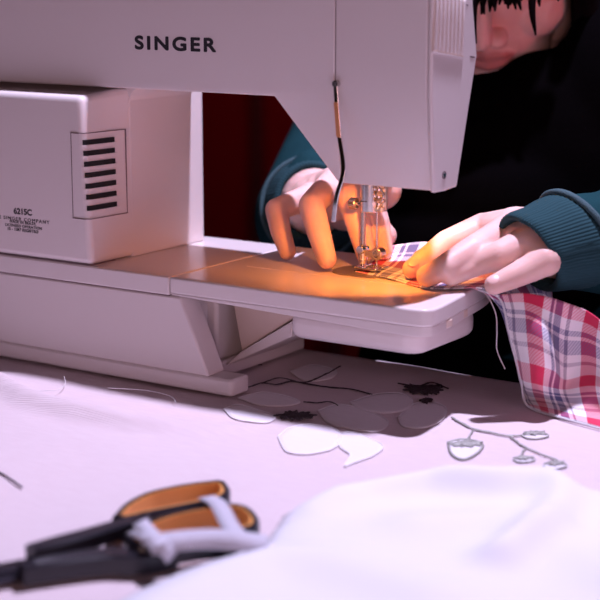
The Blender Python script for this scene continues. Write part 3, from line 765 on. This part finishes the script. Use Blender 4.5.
# ================================================================ WHITE CLOTH IN THE FOREGROUND
def white_cloth():
    out = [P(x, y, 2, 0).to_2d() for x, y in ((95, 622), (128, 600), (176, 577), (222, 562), (262, 549), (282, 520), (312, 503), (360, 494), (420, 484), (480, 477), (520, 480), (552, 492), (600, 499), (660, 490), (760, 520), (800, 700), (400, 900), (-100, 760))]
    def inside(p):
        c = False; n = len(out)
        for i in range(n):
            a = out[i]; b = out[(i+1) % n]
            if (a.y > p.y) != (b.y > p.y) and p.x < (b.x-a.x)*(p.y-a.y)/(b.y-a.y)+a.x: c = not c
        return c
    def edge(p): return min(dist_seg(p, a, b) for a, b in zip(out, out[1:]+out[:1]))
    folds = [  # pixel path, height, width
        ([(300, 520), (360, 503), (430, 497), (500, 505), (540, 500), (556, 485)], .014, .012),
        ([(552, 484), (560, 520), (548, 548), (500, 575)], .012, .012),
        ([(130, 625), (200, 592), (270, 572), (330, 578), (430, 612)], .007, .022),
        ([(420, 540), (500, 536), (560, 560), (620, 600)], .006, .020),
        ([(600, 500), (640, 540), (660, 600)], .006, .03)]
    fl = [([P(x, y, 2, 0).to_2d() for x, y in pp], h, w) for pp, h, w in folds]
    xs = [p.x for p in out]; ys = [p.y for p in out]
    st = .0045; bm = bmesh.new(); vv = {}
    nx = int((max(xs)-min(xs))/st)+2; ny = int((max(ys)-min(ys))/st)+2
    def hgt(p):
        e = edge(p); h = .0022+.0055*(1-math.exp(-e/.012))
        for pts, a, w in fl:
            d = min(dist_seg(p, q, r) for q, r in zip(pts, pts[1:]))
            h += a*math.exp(-(d/w)**2)*min(1, e/.03)
        h += .0016*noise.noise(Vector((p.x*14, p.y*14, 2)))*min(1, e/.02)
        return h+max(0, cloth_h(p.x, p.y))
    for i in range(nx):
        for j in range(ny):
            p = Vector((min(xs)+i*st, min(ys)+j*st))
            if inside(p): vv[i, j] = bm.verts.new((p.x, p.y, hgt(p)))
    for (i, j) in list(vv):
        k = [(i, j), (i+1, j), (i+1, j+1), (i, j+1)]
        if all(q in vv for q in k): bm.faces.new([vv[q] for q in k])
    bmesh.ops.delete(bm, geom=[v for v in bm.verts if not v.link_faces], context='VERTS')
    # pull the stair-stepped rim onto the outline
    rim = [v for v in bm.verts if v.is_boundary]
    for v in rim:
        p = Vector((v.co.x, v.co.y)); best = None
        for a, b in zip(out, out[1:]+out[:1]):
            ab = b-a; t = max(0, min(1, (p-a).dot(ab)/ab.dot(ab))); q = a+ab*t
            if best is None or (q-p).length < (best-p).length: best = q
        if (best-p).length < st*1.6: v.co.x, v.co.y = best.x, best.y; v.co.z = .0022+max(0, cloth_h(best.x, best.y))
    o = obj('white_fabric', bm, M['white_cloth'], smooth=180, keep=True, origin=(.2, -.25, 0))
    s = o.modifiers.new('thick', 'SOLIDIFY'); s.thickness = .0010; s.offset = -1
    sm = o.modifiers.new('soft', 'SMOOTH'); sm.factor = .5; sm.iterations = 3
    tag(o, 'crumpled piece of plain white cotton lying in soft folds in the foreground', 'fabric')
white_cloth()

# ================================================================ SCISSORS
def scissors():
    z0 = .0015
    T = empty('scissors', P(120, 540, 2, 0), 'black handled scissors with orange grip linings lying open handled on the pink cloth', 'scissors')
    zc = .0150
    def loop_mesh(px, w, zlo, zhi, name, m, inset=0.):
        pts = [P(x, y, 2, zc) for x, y in px]
        c = catmull(pts+[pts[0]], 8)[:-1]; c = [Vector((p.x, p.y, 0)) for p in c]; n = len(c)
        nr = []
        for i in range(n):
            d = (c[(i+1) % n]-c[i-1]).normalized(); nr.append(Vector((-d.y, d.x, 0)))
        area = sum(c[i].x*c[(i+1) % n].y-c[(i+1) % n].x*c[i].y for i in range(n))
        sgn = 1 if area > 0 else -1      # nr*sgn points inwards
        bm = bmesh.new(); R = []
        prof = [(inset, zlo), (inset-.0008*0, zlo), (inset+w, zlo), (inset+w, zhi), (inset, zhi)]
        prof = [(inset, zlo+.002), (inset+.0015, zlo), (inset+w, zlo), (inset+w, zhi), (inset+.0015, zhi), (inset, zhi-.002)]
        for i in range(n): R.append([bm.verts.new(c[i]+nr[i]*sgn*a+Vector((0, 0, zz))) for a, zz in prof])
        k = len(prof)
        for i in range(n):
            for j in range(k): bm.faces.new((R[i][j], R[i][(j+1) % k], R[(i+1) % n][(j+1) % k], R[(i+1) % n][j]))
        return bm
    ringA = [(112, 517), (124, 505), (146, 494), (176, 487), (204, 483), (222, 482), (230, 488), (227, 497), (206, 504), (176, 510), (146, 516), (124, 521)]
    ringB = [(122, 536), (140, 526), (166, 516), (198, 509), (228, 505), (248, 508), (259, 518), (256, 528), (232, 534), (196, 539), (160, 545), (134, 546)]
    for rg in (ringA, ringB):
        h = obj('handle', loop_mesh(rg, .0030, z0+.001, .0165, 'h', None), M['scissor_black'], T, smooth=40)
        g = obj('grip_lining', loop_mesh(rg, .0022, z0+.0015, .0162, 'h', None, .0029), M['scissor_orange'], h, smooth=40)
    # shanks joining at the pivot, then the blades
    def bar(px, widths, zlo, zhi, name, m, par):
        cen = [P(x, y, 2, zc) for x, y in px]; cen = catmull(cen, 6); ww = catmull([Vector((w, 0, 0)) for w in widths], 6)
        bm = bmesh.new(); rows = []
        for i, p in enumerate(cen):
            d = (cen[min(i+1, len(cen)-1)]-cen[max(i-1, 0)]); d.z = 0; d.normalize(); nn = Vector((-d.y, d.x, 0))*ww[i].x
            b = .0015
            rows.append([bm.verts.new(Vector((p.x, p.y, 0))+q) for q in (-nn+Vector((0, 0, zlo)), nn+Vector((0, 0, zlo)), nn+Vector((0, 0, zhi-b)), nn*.75+Vector((0, 0, zhi)), -nn*.75+Vector((0, 0, zhi)), -nn+Vector((0, 0, zhi-b)))])
        for a, b_ in zip(rows, rows[1:]):
            for k in range(6): bm.faces.new((a[k], a[(k+1) % 6], b_[(k+1) % 6], b_[k]))
        bm.faces.new(rows[0][::-1]); bm.faces.new(rows[-1])
        return obj(name, bm, m, par, smooth=35)
    bar([(150, 519), (118, 525), (90, 533), (60, 541), (30, 549)], [.0030, .0050, .0056, .0058, .0045], .0085, .0165, 'shank', M['scissor_black'], T)
    bar([(176, 543), (140, 547), (110, 546), (80, 549), (48, 554), (20, 559)], [.0035, .0060, .0072, .0068, .0060, .0045], z0+.0008, .0125, 'shank', M['scissor_black'], T)
    bar([(60, 542), (10, 551), (-50, 562), (-130, 578)], [.0055, .0058, .0052, .0010], .0058, .0080, 'blade', M['blade'], T)
    bar([(60, 546), (10, 555), (-50, 567), (-130, 585)], [.0055, .0058, .0052, .0010], .0028, .0054, 'blade', M['blade'], T)
scissors()

def strip():
    # narrow pale ribbon knotted round the nearer handle
    def path(px, zz, hw, up=(0, 0, 1)):
        c = catmull([P(x, y, 2, z) for (x, y), z in zip(px, zz)], 6); W = []; Nn = []
        for i, p in enumerate(c):
            d = (c[min(i+1, len(c)-1)]-c[max(i-1, 0)]).normalized(); v = Vector(up)
            w = d.cross(v).normalized()*hw; W.append(w); Nn.append(w.cross(d))
        return c, W, Nn
    bm = bmesh.new()
    c, W, Nn = path([(206, 497), (217, 503), (224, 514), (229, 524), (236, 533)], [.0182, .0195, .0190, .0188, .0180], .0048)
    ribbon(bm, c, W, Nn, .0008)
    c, W, Nn = path([(150, 545), (178, 541), (210, 539), (240, 541), (268, 545)], [.0185, .0190, .0185, .0170, .0120], .0052, up=(.35, -.75, .65))
    ribbon(bm, c, W, Nn, .0009)
    c, W, Nn = path([(140, 522), (150, 534), (162, 545), (172, 558)], [.0190, .0200, .0190, .0120], .0040, up=(.2, -.5, .8))
    ribbon(bm, c, W, Nn, .0009)
    c, W, Nn = path([(136, 530), (146, 534), (154, 540), (160, 546)], [.0175, .0195, .0200, .0190], .0050, up=(0, -.3, 1))
    ribbon(bm, c, W, Nn, .0009)
    q = P(152, 540, 2, .0190); ell(bm, q, (.0062, .0050, .0032))
    o = obj('ribbon', bm, M['strip'], smooth=180, origin=P(150, 540, 2, .0))
    tag(o, 'narrow pale grey ribbon tied in a knot round the scissor handles', 'ribbon')
strip()

# ================================================================ PERSON
def person():
    T = empty('person', (-.03, .45, -.75), 'person in teal sweatshirt and black scarf, bending over the sewing machine with both hands down', 'person')
    # head frame: bowed and turned towards the needle
    yaw = radians(18); pit = radians(36)
    hf = Vector((sin(yaw), -cos(yaw), 0)); side = Vector((cos(yaw), sin(yaw), 0))   # side = person's left
    f = hf*cos(pit)-Vector((0, 0, sin(pit))); u = hf*sin(pit)+Vector((0, 0, cos(pit)))
    HC = P(497, -64, 1, .375)
    R3 = Matrix((side, f, u)).transposed()
    def H(x, y, z): return HC+side*x+f*y+u*z
    bm = bmesh.new()
    def E(x, y, z, r, rot=None): ell(bm, H(x, y, z), r, R3 if rot is None else R3 @ rot)
    E(0, -.012, .028, (.074, .092, .088)); E(0, .012, -.010, (.068, .076, .082)); E(0, .030, -.045, (.056, .058, .058))
    E(0, .066, -.092, (.022, .020, .020)); E(0, .045, -.080, (.042, .042, .030))
    for s in (-1, 1):
        E(s*.036, .050, -.030, (.028, .030, .030)); E(s*.022, .052, -.070, (.026, .028, .026))
        E(s*.047, .010, -.070, (.016, .034, .024)); E(s*.026, .082, .024, (.024, .010, .008))       # jaw corner, brow
        E(s*.074, -.006, -.010, (.007, .016, .030)); E(s*.012, .094, -.034, (.0085, .011, .0075))   # ear, nostril wing
        E(s*.031, .072, .006, (.013, .012, .011))                                                 # eye lids
    E(0, .098, -.030, (.0095, .013, .0090)); limb(bm, [H(0, .080, .014), H(0, .092, -.010), H(0, .103, -.029)], [.0065, .0085, .0090], 16)
    for s in (-1, 1):
        limb(bm, [H(0, .0870, -.0560), H(s*.012, .0850, -.0565), H(s*.024, .0760, -.0600)], [.0062, .0052, .003], 12)
        limb(bm, [H(0, .0860, -.0660), H(s*.012, .0840, -.0655), H(s*.023, .0755, -.0625)], [.0072, .0060, .003], 12)
    # neck and torso
    NK = Vector((-.03, .455, .19))
    limb(bm, [H(0, -.020, -.040), HC+Vector((-.01, .055, -.11)), NK], [.055, .055, .062])
    SL = Vector((.160, .49, .200)); SR = Vector((-.160, .485, .195))
    CH = Vector((-.025, .455, .08)); WA = Vector((-.02, .50, -.12)); HP = Vector((-.02, .54, -.30))
    limb(bm, [SR, NK+Vector((0, .01, -.03)), SL], [.050, .065, .050])
    ell(bm, CH, (.155, .095, .15)); ell(bm, WA, (.135, .09, .15)); ell(bm, HP, (.155, .11, .12))
    # arms
    EL = Vector((.305, .290, .100)); ER = Vector((-.128, .300, .080))
    WL = Vector((.1850, .122, .1120)); WRr = Vector((-.058, .200, .1120))
    limb(bm, [SL, EL, P(590, 247, 1, .150), WL], [.048, .038, .026, .0245]); limb(bm, [SR, ER, WRr.lerp(ER, .35), WRr], [.048, .040, .035, .026])
    nails = []
    def finger(pts, rad): limb(bm, [Vector(p) for p in pts], rad, 16)
    # --- hand at the left of the needle (person's right): knuckles up, fingertips on the cloth
    mcp = [Vector((-.027, .146, .1240)), Vector((-.006, .149, .1375)), Vector((.013, .153, .1440)), Vector((.027, .158, .1420))]
    for m_, r in zip(mcp, (.0105, .0115, .012, .0115)):
        limb(bm, [WRr+Vector((.003, -.004, .002)), m_.lerp(WRr, .45)+Vector((0, 0, -.001)), m_], [.021, .0165, r], 16)
    for a_, b_, r_ in ((0, 1, .0125), (1, 2, .0135), (2, 3, .0135)):
        for t_ in (.25, .5): ell(bm, mcp[a_].lerp(mcp[b_], .5).lerp(WRr, t_)+Vector((0, 0, .001)), (r_+.003*t_,)*3, seg=16)
    limb(bm, [mcp[0]+Vector((.004, .012, -.010)), mcp[3]+Vector((-.004, .012, -.012))], [.013, .015])
    finger([mcp[0], (-.0305, .106, .1185), (-.0215, .0985, .1035), (-.0130, .0945, .0905)], [.0100, .0088, .0078, .0066])
    finger([mcp[1], (.0085, .094, .1265), (.0215, .084, .1090), (.0330, .0770, .0915)], [.0112, .0096, .0088, .0072])
    finger([mcp[2], (.0310, .110, .1330), (.0400, .107, .1140), (.0500, .1030, .0930)], [.0118, .0100, .0090, .0074])
    finger([mcp[3], (.0380, .126, .1320), (.0480, .123, .1130), (.0540, .121, .0935)], [.0112, .0096, .0086, .0070])
    limb(bm, [WRr+Vector((.022, .010, -.008)), (-.005, .182, .108), (.012, .172, .104), (.036, .154, .0985)], [.016, .014, .0108, .0085], 16)
    # --- hand at the right (person's left): flat, fingers pointing at the needle
    tips = [P(412, 269, 2, .0915), P(427, 276, 2, .0915), P(451, 275.0, 2, .0935), P(494, 285, 2, .0905)]
    dips = [P(428, 258, 2, .0975), P(446, 267, 2, .0990), P(475, 264, 2, .1000), P(512, 277, 2, .0955)]
    pips = [P(447, 244, 2, .1060), P(473, 251, 2, .1080), P(501, 255, 2, .1070), P(531, 268, 2, .1010)]
    km = [P(484, 229, 2, .1140), P(509, 231, 2, .1170), P(530, 242, 2, .1150), P(546, 260, 2, .1060)]
    rr = [(.0118, .0100, .0086, .0070), (.0124, .0106, .0090, .0076), (.0120, .0103, .0088, .0074), (.0112, .0096, .0082, .0068)]
    for t, d, p, k, r in zip(tips, dips, pips, km, rr): finger([k, p, d, t], r)
    for k, r in zip(km, rr): limb(bm, [WL+Vector((-.002, 0, .001)), WL.lerp(k, .5)+Vector((0, 0, .002)), k], [.0235, .0185, r[0]], 16)
    limb(bm, km, [.0115, .0122, .0118, .0105], 16)
    limb(bm, [k.lerp(WL, .25)+Vector((0, 0, .002)) for k in km], [.0130]*4, 16)
    th0 = km[0]
    limb(bm, [WL+Vector((-.012, .018, -.010)), th0+Vector((.004, .018, -.012)), P(440, 250, 2, .0985)+Vector((0, .012, -.002)), P(420, 261, 2, .0925)+Vector((0, .004, 0))], [.016, .0140, .0105, .0082], 16)
    # nails of the right hand
    for t, d in zip(tips, dips):
        ax = (t-d).normalized(); upv = (Vector((0, 0, 1))-FW*1.0).normalized(); sd = ax.cross(upv).normalized(); nrm = sd.cross(ax).normalized()
        nails.append((t-ax*.0005+nrm*.0061, ax, sd, nrm))
    o = obj('body', bm, M['skin'], T, smooth=180)
    remesh(o, .0014, 2, .5)
    me = bake(o)
    for p in me.polygons: p.use_smooth = True
    if not me.materials: me.materials.append(M['skin'])
    # lips attribute
    base = wloc(T); at = me.attributes.new('lip', 'FLOAT', 'POINT')
    mc = H(0, .088, -.061)-base; R3i = R3.inverted()
    vals = []
    for v in me.vertices:
        q = R3i @ (v.co-mc); e = (q.x/.024)**2+(q.z/.0095)**2+(q.y/.014)**2
        vals.append(max(0., min(1., (1.25-e)*2.5)))
    at.data.foreach_set('value', vals)
    for c, ax, sd, nrm in nails:
        bm = bmesh.new()
        mt = Matrix((ax, sd, nrm)).transposed()
        ell(bm, c, (.0048, .0040, .0012), mt, 16); obj('fingernail', bm, M['nail'], o, smooth=180)
    # ---------- clothing
    def off(a, b, t): return a.lerp(b, t)
    bm = bmesh.new()
    cuffL = WL.lerp(EL, .02); cuffR = WRr.lerp(ER, .10)
    # sleeves: start beyond the cuff band
    CB = P(590, 247, 1, .150); sl0 = P(584, 242, 1, .1440); sr0 = WRr.lerp(ER, .30)
    limb(bm, [sl0, CB.lerp(EL, .25), EL, SL.lerp(EL, .5), SL], [.0345, .040, .052, .062, .066])
    limb(bm, [sr0, WRr.lerp(ER, .55), ER, SR.lerp(ER, .5), SR], [.038, .044, .050, .056, .060])
    for k in range(5):                                         # gathers in the sleeves
        t = .3+k*.14
        for A, B in ((WL, EL), (WRr, ER)):
            q = A.lerp(B, t); ell(bm, q+Vector((0, 0, .006*(-1)**k)), (.028, .028, .042), seg=16)
    limb(bm, [SR, NK+Vector((0, .02, -.03)), SL], [.066, .080, .066])
    ell(bm, CH, (.18, .118, .17)); ell(bm, WA, (.165, .118, .17)); ell(bm, HP, (.175, .130, .12))
    sw = obj('sweatshirt', bm, M['denim'], T, smooth=180); remesh(sw, .0045, 6, .5)
    for p in bake(sw).polygons: p.use_smooth = True
    sw.data.materials.clear(); sw.data.materials.append(M['denim'])
    def cuff(A, B, t0, t1, r0, r1, nrib, nd=None):
        a = A.lerp(B, t0); b = A.lerp(B, t1)
        if nd: a = P(528, 254, 1, .098); b = P(580, 240, 1, .138)
        d = (nd or (b-a)).normalized(); uu, ww = frame_of(d)
        bm = bmesh.new(); uvl = bm.loops.layers.uv.new('UVMap'); n = 96; rows = []
        prof = [(.30, .78), (.02, .86), (0, .95), (.03, 1.), (.15, 1.01), (.4, 1.0), (.7, 1.02), (.92, 1.0), (1., .93)]
        for s, k in prof:
            c = a.lerp(b, s); r = (r0+(r1-r0)*s)*k; row = []
            for i in range(n):
                an = 2*pi*i/n; w_ = 1+.025*noise.noise(Vector((cos(an)*2, sin(an)*2, s*3)))
                row.append(bm.verts.new(c+(uu*cos(an)+ww*sin(an))*r*w_*(1+.006*cos(an*nrib))))
            rows.append(row)
        for j, (p, q) in enumerate(zip(rows, rows[1:])):
            for i in range(n):
                f_ = bm.faces.new((p[i], p[(i+1) % n], q[(i+1) % n], q[i]))
                for lp, (aa, jj) in zip(f_.loops, ((i, j), (i+1, j), (i+1, j+1), (i, j+1))): lp[uvl].uv = (aa/n*26, prof[jj][0])
        o_ = obj('cuff', bm, M['rib'], sw, smooth=180, label='ribbed cuff')
        c = a.lerp(b, .97); bm = bmesh.new()
        pts = [c+(uu*cos(2*pi*i/64)+ww*sin(2*pi*i/64))*(r1*1.035) for i in range(64)]
        tube(bm, pts, .0024, 8, closed=True); obj('cuff_seam', bm, M['seam'], o_, smooth=180)
    cuff(WL, EL, -.15, .16, .0300, .0370, 48, Vector((.0171, .035, .0190)))
    cuff(WRr, ER, .03, .38, .0320, .0410, 48)
    # black vest and scarf
    bm = bmesh.new(); ell(bm, CH+Vector((0, -.005, .01)), (.172, .135, .165)); ell(bm, WA, (.17, .130, .18)); ell(bm, HP, (.178, .134, .12))
    limb(bm, [SR.lerp(NK, .25), NK+Vector((0, .02, -.02)), SL.lerp(NK, .25)], [.075, .088, .075])
    ell(bm, CH+Vector((.05, -.07, .02)), (.12, .085, .12)); ell(bm, CH+Vector((-.05, -.07, .0)), (.10, .08, .12))
    vs = obj('vest', bm, M['black'], T, smooth=180); remesh(vs, .005, 6); 
    for p in bake(vs).polygons: p.use_smooth = True
    vs.data.materials.clear(); vs.data.materials.append(M['black'])
    # scarf: thick soft rings round the neck below the chin
    bm = bmesh.new(); chin = H(0, .066, -.092)
    for k, (dz, rx, ry, rr_) in enumerate(((-.050, .105, .085, .036), (-.085, .125, .100, .042), (-.12, .14, .11, .044))):
        cc = Vector((chin.x*.35+NK.x*.65+.015, chin.y*.45+NK.y*.55, chin.z+dz+.030)); pts = []
        for i in range(40):
            a = 2*pi*i/40; pts.append(cc+Vector((rx*cos(a), ry*sin(a), .055*sin(a)+.012*sin(3*a+k)+.020*max(0, cos(a)))))
        tube(bm, pts, [rr_*(1+.14*sin(5*i/40*2*pi+k)) for i in range(40)], 14, closed=True)
    ell(bm, Vector((.07, .36, .12)), (.085, .05, .11)); ell(bm, Vector((.115, .385, .185)), (.050, .055, .090))
    sc = obj('scarf', bm, M['black'], T, smooth=180); remesh(sc, .005, 8)
    for p in bake(sc).polygons: p.use_smooth = True
    sc.data.materials.clear(); sc.data.materials.append(M['black'])
    # hair: cap, side curtains and a fringe of locks
    bm = bmesh.new()
    ell(bm, H(0, -.024, .040), (.086, .100, .094), R3); ell(bm, H(0, .034, .078), (.066, .052, .040), R3)
    rnd = random.Random(3)
    for i in range(70):                                         # fringe
        x = -.066+i/69*.132; l = rnd.uniform(.45, .65)
        if rnd.random() < .12: l *= 1.6
        p0 = H(x*.8, .062, .088); p1 = H(x, .104-abs(x)*.3, .045); p2 = p1+Vector((rnd.uniform(-.003, .003), -.002, -.040*l)); p3 = p2+Vector((rnd.uniform(-.004, .004), .002, -.022*l))
        c = catmull([p0, p1, p2, p3], 5); tube(bm, c, [.0042*(1-.9*(k/(len(c)-1))**2)+.0003 for k in range(len(c))], 6)
    for s in (-1, 1):                                           # long sides
        for i in range(26):
            a = i/25; p0 = H(s*.070, .066-.12*a, .055); p1 = H(s*(.083), .066-.11*a, -.010)
            p2 = p1+Vector((s*.004, .010, -.060)); p3 = p2+Vector((s*.004, .020*a, -.075+rnd.uniform(-.01, .01)))
            c = catmull([p0, p1, p2, p3], 5); tube(bm, c, [.0075*(1-.6*(k/(len(c)-1))**2) for k in range(len(c))], 7)
    ell(bm, H(.086, .012, -.030), (.014, .046, .070), R3); ell(bm, H(-.086, .012, -.030), (.014, .046, .070), R3); ell(bm, H(.078, .034, -.050), (.014, .040, .060), R3)
    obj('hair', bm, M['hair'], T, smooth=180)
    # trousers and shoes
    bm = bmesh.new()
    for s in (-1, 1):
        limb(bm, [HP+Vector((s*.08, .0, -.02)), Vector((-.02+s*.12, .24, -.33)), Vector((-.02+s*.13, .27, -.69))], [.10, .070, .045])
    tr = obj('trousers', bm, M['trousers'], T, smooth=180); remesh(tr, .01, 4)
    for p in bake(tr).polygons: p.use_smooth = True
    tr.data.materials.clear(); tr.data.materials.append(M['trousers'])
    for s in (-1, 1):
        bm = bmesh.new(); ell(bm, (-.02+s*.13, .22, -.708), (.045, .12, .042)); obj('shoe', bm, M['trousers'], T, smooth=180)
person()

# ================================================================ LIGHT
def area(name, loc, tgt, size, power, col, size_y=None):
    l = bpy.data.lights.new(name, 'AREA'); l.size = size; l.energy = power; l.color = col
    if size_y: l.shape = 'RECTANGLE'; l.size_y = size_y
    o = bpy.data.objects.new(name, l); COL.objects.link(o); o.location = loc
    o.rotation_euler = (Vector(tgt)-Vector(loc)).to_track_quat('-Z', 'Y').to_euler(); return o
def spot(name, loc, tgt, power, col, ang, rad, blend=.4):
    l = bpy.data.lights.new(name, 'SPOT'); l.energy = power; l.color = col; l.spot_size = radians(ang); l.shadow_soft_size = rad; l.spot_blend = blend
    o = bpy.data.objects.new(name, l); COL.objects.link(o); o.location = loc
    o.rotation_euler = (Vector(tgt)-Vector(loc)).to_track_quat('-Z', 'Y').to_euler(); return o
spot('overhead_spot', (.22, .17, 1.2), (.14, -.05, 0), 112, (.78, .70, 1.0), 95, .022, .5)
area('front_fill', (.98, -1.6, .27), (.0, .0, .17), .45, 4.6, (1.0, .58, .56))
area('right_fill', (1.4, -.30, .30), (.1, .05, .2), .35, 2.0, (.95, .52, .74))
spot('red_face_fill', (.95, .02, .22), (.03, .34, .24), 6, (1.0, .07, .11), 16, .03, .6)  # added red light, narrowed so that it reddens only the face
area('curtain_wash', (-.5, .9, .9), (-.6, 1.45, .2), .3, .9, (1., .12, .15))  # unseen light added to lift the curtain out of black
spot('machine_lamp', (.1000, .0340, .1635), (.044, .085, .0822), 1.0, (1., .28, .036), 118, .005, .35)

w = bpy.data.worlds.new('room_dark'); SC.world = w; w.use_nodes = True
w.node_tree.nodes['Background'].inputs[0].default_value = (.60, .30, .26, 1); w.node_tree.nodes['Background'].inputs[1].default_value = .012

cam = bpy.data.cameras.new('camera'); co = bpy.data.objects.new('camera', cam); COL.objects.link(co)
cam.sensor_width = 36; cam.lens = F/600*36; cam.clip_start = .01
co.location = CAM
co.rotation_euler = Matrix((RT, UP, -FW)).transposed().to_euler()
cam.dof.use_dof = True; cam.dof.focus_distance = 1.165; cam.dof.aperture_fstop = 7.5
SC.camera = co
SC.view_settings.view_transform = 'Standard'; SC.view_settings.look = 'None'; SC.view_settings.gamma = 1; SC.view_settings.exposure = 0
SC.view_settings.use_curve_mapping = False
